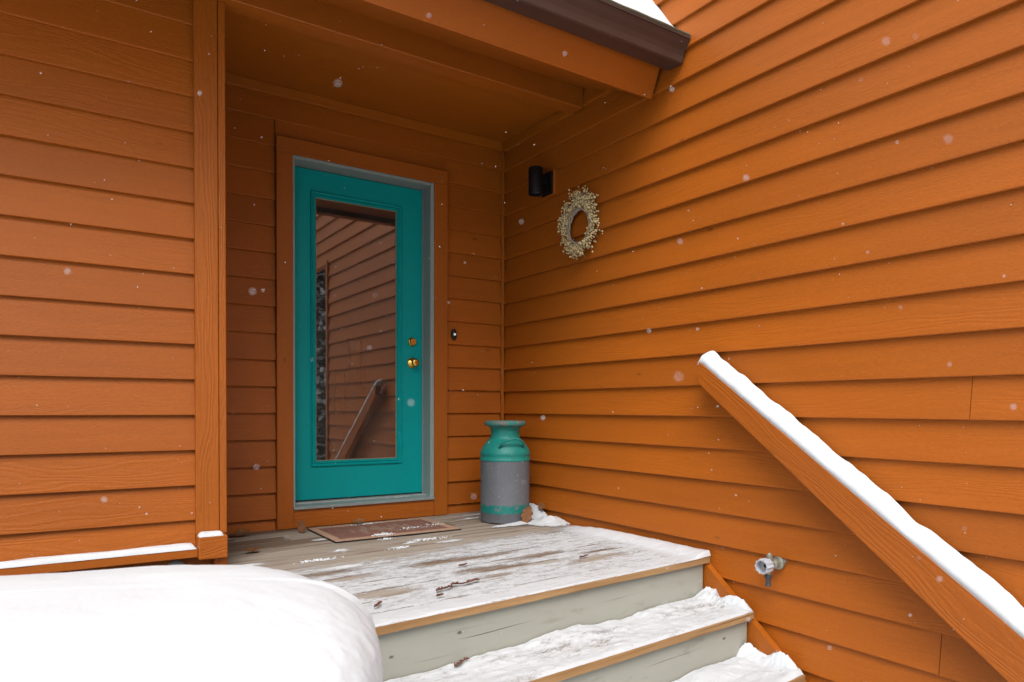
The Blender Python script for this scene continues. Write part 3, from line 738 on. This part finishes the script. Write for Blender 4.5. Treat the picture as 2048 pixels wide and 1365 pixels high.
wr = tag(empty('wreath', (UR-.030, 3.335, ZC+1.105)), 'round wreath of cream berries hanging on the right hand wall', 'wreath')
rg = random.Random(3)
bm = bmesh.new()
for q in range(3):
    add_tube(bm, [((.008*math.sin(a*3+q*2)), (.104+.006*math.cos(a*5+q*2))*math.cos(a), (.104+.006*math.cos(a*5+q*2))*math.sin(a)+.0) for a in [2*math.pi*i/40 for i in range(41)]], .006, 6, False)
obj('vine_ring', bm, M_VINE, wr, smooth=True)
bs = bmesh.new(); bb = bmesh.new()
ico = bmesh.new(); bmesh.ops.create_icosphere(ico, subdivisions=1, radius=1); ICO = ([v.co.copy() for v in ico.verts], [[v.index for v in f.verts] for f in ico.faces]); ico.free()
def add_ico(bm, c, r, sq=1.0):
    vs_ = [bm.verts.new((c[0]+v.x*r, c[1]+v.y*r*sq, c[2]+v.z*r)) for v in ICO[0]]
    for f in ICO[1]: bm.faces.new([vs_[i] for i in f])
for i in range(300):
    a = rg.uniform(0, 2*math.pi)
    if (abs(a-6.05) < .13 or abs(a-.25) < .08) and rg.random() < .85: continue        # sparse gap with bare stems at the camera's left
    r = rg.uniform(.098, .116); d = a-R(rg.uniform(25, 80)) if rg.random() < .8 else a+R(rg.uniform(0, 40))
    L = rg.uniform(.045, .108)*(1.18 if math.sin(a) > .75 else 1)
    p0_ = Vector((rg.uniform(-.012, .012), r*math.cos(a), r*math.sin(a))); p1 = p0_+Vector((rg.uniform(-.035, .012), L*math.cos(d), L*math.sin(d)))
    rad1 = math.hypot(p1.y, p1.z)
    if rad1 < .10: continue
    add_tube(bs, [p0_, p0_.lerp(p1, .5)+Vector((rg.uniform(-.008, .004), 0, rg.uniform(-.006, .006))), p1], .0012, 4, False)
    for q in range(rg.randint(3, 7)):
        f = rg.uniform(.25, 1.05); c = p0_.lerp(p1, f)+Vector((rg.uniform(-.012, .008), rg.uniform(-.012, .012), rg.uniform(-.012, .012)))
        if math.hypot(c.y, c.z) < .099: continue
        add_ico(bb, c, rg.uniform(.0038, .0066))
tag(obj('stems', bs, M_STEM, wr), kind='stuff'); tag(obj('berries', bb, M_BERRY, wr, smooth=True), kind='stuff')
bm = bmesh.new(); add_tube(bm, [(.028, 0, .118), (-.006, 0, .112), (-.008, 0, .104)], .0025, 6); obj('hanger_nail', bm, M_VALVE, wr)

bell = tag(empty('doorbell', (2.289, NB-.008, ZC+.505)), 'small oval black doorbell with a white button beside the door', 'doorbell')
bm = bmesh.new(); add_lathe(bm, [(.0185, -.010), (.0195, 0), (.0185, .007), (.014, .010)], 36, m=Matrix.Diagonal((1, 1, 2.0, 1)) @ RX); obj('plate', bm, M_BELL, bell, smooth=True)
bm = bmesh.new(); add_lathe(bm, [(.0085, .009), (.0085, .0125), (.005, .014)], 24, m=RX); obj('button', bm, M_BTN, bell, smooth=True)

tap = tag(empty('garden_tap', (UR-.004, 1.94, ZC-.682)), 'brass outdoor tap with pale plastic hose connector on right wall', 'tap')
tap.scale = (1.08,)*3
RYN = Matrix.Rotation(R(-90), 4, 'Y')        # lathe axis +Z -> -X (out of the wall)
TW = Matrix.Rotation(R(-18), 4, 'Z')
def tpart(name, prof, mat, loc=(0, 0, 0), m=RYN, seg=28, cap1=True):
    bm = bmesh.new(); add_lathe(bm, prof, seg, m=m, cap1=cap1); bmesh.ops.recalc_face_normals(bm, faces=bm.faces); o = obj(name, bm, mat, tap, loc, smooth=True)
    o.modifiers.new('edges', 'EDGE_SPLIT').split_angle = R(35); return o
tpart('flange', [(.026, -.01), (.027, .004), (.022, .008), (.016, .010), (.016, .022), (.020, .024), (.020, .034), (.013, .038), (.013, .06)], M_VALVE)
tpart('valve_body', [(.010, 0), (.017, .006), (.018, .022), (.013, .034), (.012, .046)], M_VALVE, (-.058, 0, -.018), Matrix.Identity(4))
tpart('packing_nut', [(.013, 0), (.013, .012), (.009, .014), (.006, .020), (.004, .021)], M_VALVE, (-.058, 0, .027), Matrix.Identity(4), 6)
bm = bmesh.new()
outer = []; S_ = 40
for (rad, x_) in ((.019, -.072), (.028, -.076), (.030, -.118), (.0285, -.122), (.0235, -.122), (.0225, -.094), (.006, -.092)):
    outer.append([bm.verts.new((x_, (rad+(.0022*math.cos(k*math.pi/2) if rad > .026 else 0))*math.cos(2*math.pi*k/S_), (rad+(.0022*math.cos(k*math.pi/2) if rad > .026 else 0))*math.sin(2*math.pi*k/S_))) for k in range(S_)])
for a, b in zip(outer, outer[1:]):
    for k in range(S_): bm.faces.new((a[k], a[(k+1) % S_], b[(k+1) % S_], b[k]))
bm.faces.new(outer[0]); bmesh.ops.recalc_face_normals(bm, faces=bm.faces)
hc = obj('hose_connector', bm, M_PLASTIC, tap, (0, 0, 0), R(4), smooth=True); hc.modifiers.new('edges', 'EDGE_SPLIT').split_angle = R(40)
bm = bmesh.new(); add_lathe(bm, [(.001, 0), (.0075, .0005)], 20, m=RYN, cap0=False, cap1=False); obj('bore', bm, M_DARK, hc, (-.0935, 0, 0))
tpart('spout', [(.011, 0), (.011, -.030)], M_VALVE, (-.064, 0, -.012), Matrix.Identity(4))
tpart('nozzle', [(.015, -.040), (.015, -.052), (.012, -.054), (.010, -.060), (.010, -.078), (.0115, -.080), (.0115, -.086), (.007, -.087)], M_NOZZLE, (-.066, 0, 0), Matrix.Identity(4))

vent = tag(empty('vent_cap', (.456, NL+.004, ZC-.712)), 'small pale round vent cap low on wall behind the snow heap', 'vent cap')
bm = bmesh.new(); add_lathe(bm, [(.034, 0), (.034, .018), (.028, .026), (.020, .028)], 28, m=RX); obj('hood', bm, M_CAP, vent, smooth=True)
bm = bmesh.new(); add_lathe(bm, [(.040, -.004), (.042, .003), (.034, .005)], 28, m=RX); obj('collar', bm, M_SILL, vent, smooth=True)

# ------------------------------------------------------------------ doormat
mat_o = tag(empty('doormat', (1.64, 3.885, DECK+.001)), 'brick patterned brown doormat in front of the teal door', 'doormat')
MW, MD = .765, .50
bm = bmesh.new(); add_box(bm, -MW/2, MW/2, -MD/2, MD/2, 0, .007, .002); obj('rubber_base', bm, M_RUB, mat_o)
t = NT('mat_border_pile'); c = t.coord(); n = t.noise(c, 90, 3, .7); k = t.math('MULTIPLY_ADD', n, .5, .72); M_MB = t.fin(t.mix(1.0, (.52, .33, .23), t.comb(k, k, k), 'MULTIPLY'), .95, t.bump(n, .8, .004), spec=.1)
t = NT('mat_field_pile'); c = t.coord(); n = t.noise(c, 110, 3, .7); k = t.math('MULTIPLY_ADD', n, .6, .62); M_MF = t.fin(t.mix(1.0, (.33, .17, .13), t.comb(k, k, k), 'MULTIPLY'), .95, t.bump(n, .8, .004), spec=.1)
t = NT('mat_motif_pile'); c = t.coord(); n = t.noise(c, 110, 3, .7); k = t.math('MULTIPLY_ADD', n, .6, .62); M_MM = t.fin(t.mix(1.0, (.39, .26, .19), t.comb(k, k, k), 'MULTIPLY'), .95, t.bump(n, .8, .004), spec=.1)
rb_ = random.Random(5)
def brick(x0, x1, y0, y1, m):
    bm = bmesh.new(); add_box(bm, 0, x1-x0, 0, y1-y0, 0, .006, .0015); obj('pile_block', bm, m, mat_o, (x0, y0, .0055))
bw_ = .046
for q in range(5):                           # end borders, short blocks
    y0 = -MD/2+.004+q*(MD-.008)/5
    for x0 in (-MW/2+.004, MW/2-.004-bw_): brick(x0, x0+bw_-.003, y0, y0+(MD-.008)/5-.003, M_MB)
nx = 7
for q in range(nx):
    x0 = -MW/2+.004+bw_+q*(MW-.008-2*bw_)/nx
    for y0 in (-MD/2+.004, MD/2-.004-bw_): brick(x0, x0+(MW-.008-2*bw_)/nx-.003, y0, y0+bw_-.003, M_MB)
fx0, fx1, fy0, fy1 = -MW/2+.004+bw_+.002, MW/2-.004-bw_-.005, -MD/2+.004+bw_+.002, MD/2-.004-bw_-.005
nb_ = 26
for q in range(nb_):                         # narrow ribs; the middle ones carry a pale motif
    x0 = fx0+q*(fx1-fx0)/nb_; x1 = x0+(fx1-fx0)/nb_-.0065
    mid = 5 <= q < 21
    cuts = [fy0, fy0+.06*(1+.0*q), 0, fy1-.06, fy1] if mid else [fy0, (fy0+fy1)/2+(.05 if q % 2 else -.05), fy1]
    if mid: cuts[1] = fy0+.11+.05*math.sin(q*1.7); cuts[3] = fy1-.11+.05*math.sin(q*2.3)
    if mid: cuts[2] = .03*math.sin(q*2.9)
    for ci, (a, b) in enumerate(zip(cuts, cuts[1:])): brick(x0, x1, a, b-.003, M_MM if mid and ci in (1, 2) and rb_.random() < .75 else M_MF)
def crumbs(name, cx, cy, z, rx, ry, n, label, rmin=.003, rmax=.010, seed=1, ang=0.0):
    g_ = random.Random(seed); bm = bmesh.new()
    for _ in range(n):
        a = g_.uniform(0, 6.283); q = g_.random()**.8; r = g_.uniform(rmin, rmax)*(1.2-q*.7)
        dx, dy = q*rx*math.cos(a), q*ry*math.sin(a)
        v0 = len(bm.verts); add_ico(bm, (cx+dx, cy+dy+dx*ang, z+r*.35), r, .8)
    return tag(obj(name, bm, M_SNOW, smooth=True), label, 'snow', kind='stuff')
MT = DECK+.0115
crumbs('snow_crumbs', 1.55, 3.68, MT, .07, .035, 80, 'clump of loose snow on the front edge of the doormat', seed=2)
crumbs('snow_crumbs', 1.60, 4.08, MT, .12, .03, 60, 'scattered snow along the back edge of the doormat', .002, .006, 3)
crumbs('snow_crumbs', 1.78, 3.80, MT, .16, .05, 45, 'fine snow specks in the middle of the doormat', .002, .006, 4)
crumbs('snow_crumbs', 1.93, 3.83, MT, .08, .05, 30, 'fine snow specks on the right part of the doormat', .002, .006, 5)
crumbs('snow_crumbs', 1.53, 3.60, DECK+.001, .06, .02, 40, 'loose snow on the deck just in front of the doormat', .002, .007, 6)
crumbs('snow_crumbs', 1.05, 3.27, DECK+.001, .14, .02, 60, 'row of snow crumbs on the bare left deck boards', .002, .008, 7, SK)
crumbs('snow_crumbs', 1.72, 3.46, DECK+.001, .16, .03, 70, 'snow crumbs on the bare boards in front of the mat', .002, .008, 8, SK)
crumbs('snow_crumbs', 1.50, 3.33, DECK+.001, .10, .02, 50, 'snow crumbs beside the bare middle of the deck', .002, .007, 9, SK)
crumbs('snow_crumbs', 1.9, NB+.02, .9685, .14, .012, 40, 'grains of ice on the metal threshold', .001, .004, 10)

# ------------------------------------------------------------------ leaves and sprigs
def leaf(loc, size, rot, curl, label, mat=M_LEAF, seed=0, axes=None):
    g_ = random.Random(seed); bm = bmesh.new()
    n = 44; outl = []
    for i in range(n+1):                     # lobed half outline
        f = i/n; wd = .30*math.sin(math.pi*min(1, f*1.02))**.7*(.62+.38*abs(math.sin(f*math.pi*3.6+.4))**.7)*(1 if f < .93 else (1-f)/.07)
        outl.append((f-.5, wd))
    rows = []
    for f, wd in outl:
        row = []
        for k in range(-3, 4):
            y = wd*k/3; z = curl*(y*y*1.6+.55*f*f)+.05*math.sin(f*9+k+seed)*abs(k)/3*.5
            row.append(bm.verts.new((f*size, y*size, z*size)))
        rows.append(row)
    for a, b in zip(rows, rows[1:]):
        for k in range(6): bm.faces.new((a[k], a[k+1], b[k+1], b[k]))
    add_tube(bm, [(-.72*size, 0, curl*.3*size), (-.5*size, 0, curl*.14*size), (.45*size, 0, curl*.1*size+.004*size)], [.008*size, .010*size, .004*size], 5)
    bmesh.ops.remove_doubles(bm, verts=bm.verts, dist=1e-6)
    o = obj('oak_leaf', bm, mat, None, loc, smooth=True); o.rotation_euler = tuple(R(a) for a in rot)
    if axes:
        zx = Vector(axes[1]).normalized(); xx = Vector(axes[0]); xx = (xx-zx*xx.dot(zx)).normalized(); o.rotation_euler = Matrix((xx, zx.cross(xx), zx)).transposed().to_euler()
    md = o.modifiers.new('thickness', 'SOLIDIFY'); md.thickness = .0007
    return tag(o, label, 'leaf', 'dry oak leaves on the porch')
leaf((2.462, 3.590, DECK+.060), .125, (0, 0, 0), .45, 'brown oak leaf leaning upright against the milk can', seed=1, axes=((.25, -.2, 1), (-.5, -.82, .25)))
leaf((1.205, 4.06, DECK+.036), .085, (0, 0, 0), .9, 'curled brown leaf standing beside the left corner of the doormat', seed=2, axes=((-.2, 0, 1), (-.3, -.8, .35)))
leaf((1.56, 4.09, DECK+.028), .085, (25, -8, 15), .8, 'tan curled leaf lying on the back edge of the doormat', M_LEAF2, 3)
leaf((.885, 4.10, DECK+.022), .10, (20, -5, 5), .9, 'crumpled tan leaf against the wall left of the door', M_LEAF2, 4)
leaf((.81, 3.99, DECK+.022), .08, (-15, 12, 60), 1.0, 'dark crumpled leaf beside the corner post', M_LEAF, 5)
leaf((.83, 3.62, DECK+.012), .085, (10, 0, 8), .8, 'flat brown leaf on the bare deck behind the corner block', M_LEAF, 6)
leaf((2.655, 3.70, DECK+.085), .075, (0, 0, 0), .6, 'brown leaf half buried in the drift between can and wall', M_LEAF, 7, ((0, -.8, -.2), (-.8, -.2, .6)))
def sprig(loc, L, rz, label, seed):
    g_ = random.Random(seed); bm = bmesh.new(); P = [Vector((L*(q/8-.5), .06*L*math.sin(q*.8+seed), .004+.002*g_.random())) for q in range(9)]
    add_tube(bm, P, [.0030]*4+[.0022]*3+[.0014]*2, 6)
    for q in range(26):
        f = g_.random(); i = int(f*7.99); p = P[i].lerp(P[i+1], f*8-i); a = g_.choice((-1, 1))*R(g_.uniform(25, 60)); l = L*g_.uniform(.08, .2)
        add_tube(bm, [p, p+Vector((l*.5*math.cos(a), l*.5*math.sin(a), .003)), p+Vector((l*math.cos(a*.8), l*math.sin(a*.8), g_.uniform(0, .006)))], [.0022, .0026, .001], 5)
    tag(obj('cedar_sprig', bm, M_TWIG, None, loc, rz), label, 'twig', 'russet sprigs on the snow')
SZ = DECK+.010
sprig((1.30, 2.455, SZ), .13, R(30), 'left half of the russet sprig near the deck edge', 1)
sprig((1.40, 2.48, SZ), .13, R(4), 'longest russet sprig lying near the front edge of deck', 2)
sprig((.976, 2.37, SZ), .055, R(40), 'short russet sprig next to the foreground snow heap', 3)
sprig((1.22, 2.36, SZ), .03, R(10), 'tiny russet sprig at the front edge of the deck', 6)
sprig((1.213, 2.18, DECK-RISE+.016), .085, R(22), 'russet sprig on the snow of the first tread', 4)
sprig((1.28, 2.275, DECK-RISE+.012), .06, R(10), 'thin russet sprig at the foot of the top riser', 5)
sprig((1.55, 2.77, SZ-.002), .05, R(15), 'small russet sprig in the trodden middle of the deck', 8)
sprig((2.13, 2.62, SZ-.003), .06, R(10), 'small russet sprig on the right of the deck', 9)

# ------------------------------------------------------------------ seen through and in the glass
pf = random.Random(1)
for (x, z0, z1, w_, pale, lab) in ((1.984, 1.736, 2.091, .105, 1, 'narrow wooden frame with a pale square, seen through the door glass'), (1.860, 1.500, 1.827, .092, 0, 'lower plain wooden frame seen dimly through the door glass')):
    fo = tag(empty('picture_frame', (x, 5.275, z0)), lab, 'picture frame', 'frames inside behind the door')
    bm = bmesh.new(); rect_ring(bm, -w_/2, w_/2, 0, z1-z0, [(0, .024), (0, -.012), (.004, -.016), (.010, -.014), (.012, -.002), (.012, .02)]); obj('frame', bm, M_DARK, fo)
    bm = bmesh.new(); add_box(bm, -w_/2+.011, w_/2-.011, 0, .02, .011, z1-z0-.011); obj('panel', bm, M_FRAME, fo)
    if pale: bm = bmesh.new(); add_box(bm, -w_/2+.014, w_/2-.014, -.003, .001, (z1-z0)*.76, z1-z0-.016); obj('pale_card', bm, M_PAPER, fo)

def make_tree(name, h, seed):
    g_ = random.Random(seed)
    tr = empty(name)
    bm = bmesh.new(); add_tube(bm, [(0, 0, -.1), (.03, .02, h*.35), (0, .05, h*.7), (0, 0, h)], [.16*h/9, .12*h/9, .07*h/9, .01], 10); obj('trunk', bm, M_BARK, tr, smooth=True)
    bc = bmesh.new(); bs_ = bmesh.new()
    for q in range(int(h*26)):
        f = g_.random()**.85; z = .5+f*(h-.6); L = (1-f)*h*.21*g_.uniform(.65, 1.1)+.18; a = g_.uniform(0, 6.283)
        d = Vector((math.cos(a), math.sin(a), 0)); s_ = Vector((-d.y, d.x, 0)); P = []
        for k in range(5):
            u_ = k/4; P.append(Vector((0, 0, z))+d*(L*u_)+Vector((0, 0, .10*L*u_-.42*L*u_*u_)))
        for k in range(4):                   # needled twigs hanging either side of the bough
            for r_ in range(3):
                b = P[k].lerp(P[k+1], g_.random()); l = L*.30*(1.15-k*.2)*g_.uniform(.6, 1.1)
                for sg in (-1, 1):
                    tip = b+s_*sg*l*.8+d*l*.45+Vector((0, 0, -l*g_.uniform(.2, .6))); wv = d*l*.16
                    bc.faces.new([bc.verts.new(b-wv), bc.verts.new(tip), bc.verts.new(b+wv+Vector((0, 0, -.02)))])
            for r_ in range(4):
                wd = L*.055*(1.2-k*.2)*g_.uniform(.5, 1.3); m0 = P[k].lerp(P[k+1], g_.random())+s_*L*g_.uniform(-.26, .26)*(1.1-k*.2)+Vector((0, 0, g_.uniform(-.06, .03))); dd = (P[k+1]-P[k])*g_.uniform(.2, .6)
                vs_ = [bs_.verts.new(p) for p in (m0-s_*wd, m0+dd-s_*wd*.6, m0+dd+s_*wd*.6, m0+s_*wd, m0+dd*.5+Vector((0, 0, .05)))]
                for e in range(4): bs_.faces.new((vs_[e], vs_[(e+1) % 4], vs_[4]))
    obj('crown', bc, M_NEEDLE, tr); tag(obj('snow_load', bs_, M_SNOW, tr), kind='stuff')
    return tr
def dup(o, loc, rz, s_):
    c = o.copy(); COL.objects.link(c); c.location = loc; c.rotation_euler.z = rz; c.scale = (s_,)*3
    for ch in list(o.children): k = ch.copy(); COL.objects.link(k); k.parent = c
    return c
t0_ = make_tree('conifer_tree', 9.0, 1); t1_ = make_tree('conifer_tree', 7.0, 2)
spots = [(4.9, -6.0, 1.0), (6.6, -8.2, 1.05), (5.9, -11.5, 1.2), (8.6, -10.5, 1.1), (3.0, -9.5, .95), (7.6, -15.5, 1.4), (10.8, -14.5, 1.3), (.2, -12.5, 1.15), (-3.4, -10.2, 1.0), (-6.6, -12.5, 1.2), (4.6, -16.5, 1.4), (-1.4, -17, 1.4)]
used = set()
for i, (x, y, s_) in enumerate(spots):
    src = (t0_, t1_)[i % 2]
    if id(src) in used: o = dup(src, (x, y, 0), i*1.3, s_)
    else: o = src; o.location = (x, y, 0); o.scale = (s_,)*3; used.add(id(src))
    tag(o, 'snow laden conifer in the wood that the door glass mirrors', 'tree', 'snowy conifers mirrored in the door glass')

# ------------------------------------------------------------------ falling snow
g_ = random.Random(21); bm = bmesh.new(); cnt = 0
while cnt < 620:
    d = 1/g_.uniform(1/4.0, 1/.45); px, py = g_.uniform(-60, 2110), g_.uniform(-60, 1420)
    if g_.random() < .88: d = g_.uniform(1.3, 3.9)
    p = Vector((0, 0, ZC))+(fw+rr*(px-1041)/FPX-uu*(py-841)/FPX)*d; cnt += 1
    if p.x > UR-.15 or p.y > NB-.1 or (p.y > NL-.15 and p.x < .75) or p.z < DECK+.05 or p.z > 3.15: continue
    add_ico(bm, p, g_.choice((.0006, .0008, .0010, .0012))*(1 if d > .9 else .9), g_.uniform(.6, 1))
for _ in range(8):
    d = g_.uniform(.30, .42); p = Vector((0, 0, ZC))+(fw+rr*(g_.uniform(0, 2048)-1041)/FPX-uu*(g_.uniform(0, 1300)-841)/FPX)*d
    add_ico(bm, p, g_.uniform(.0007, .0010), .9)
tag(obj('falling_snow', bm, M_SNOW, smooth=True), 'snowflakes drifting down through the air', 'snowflakes', kind='stuff')
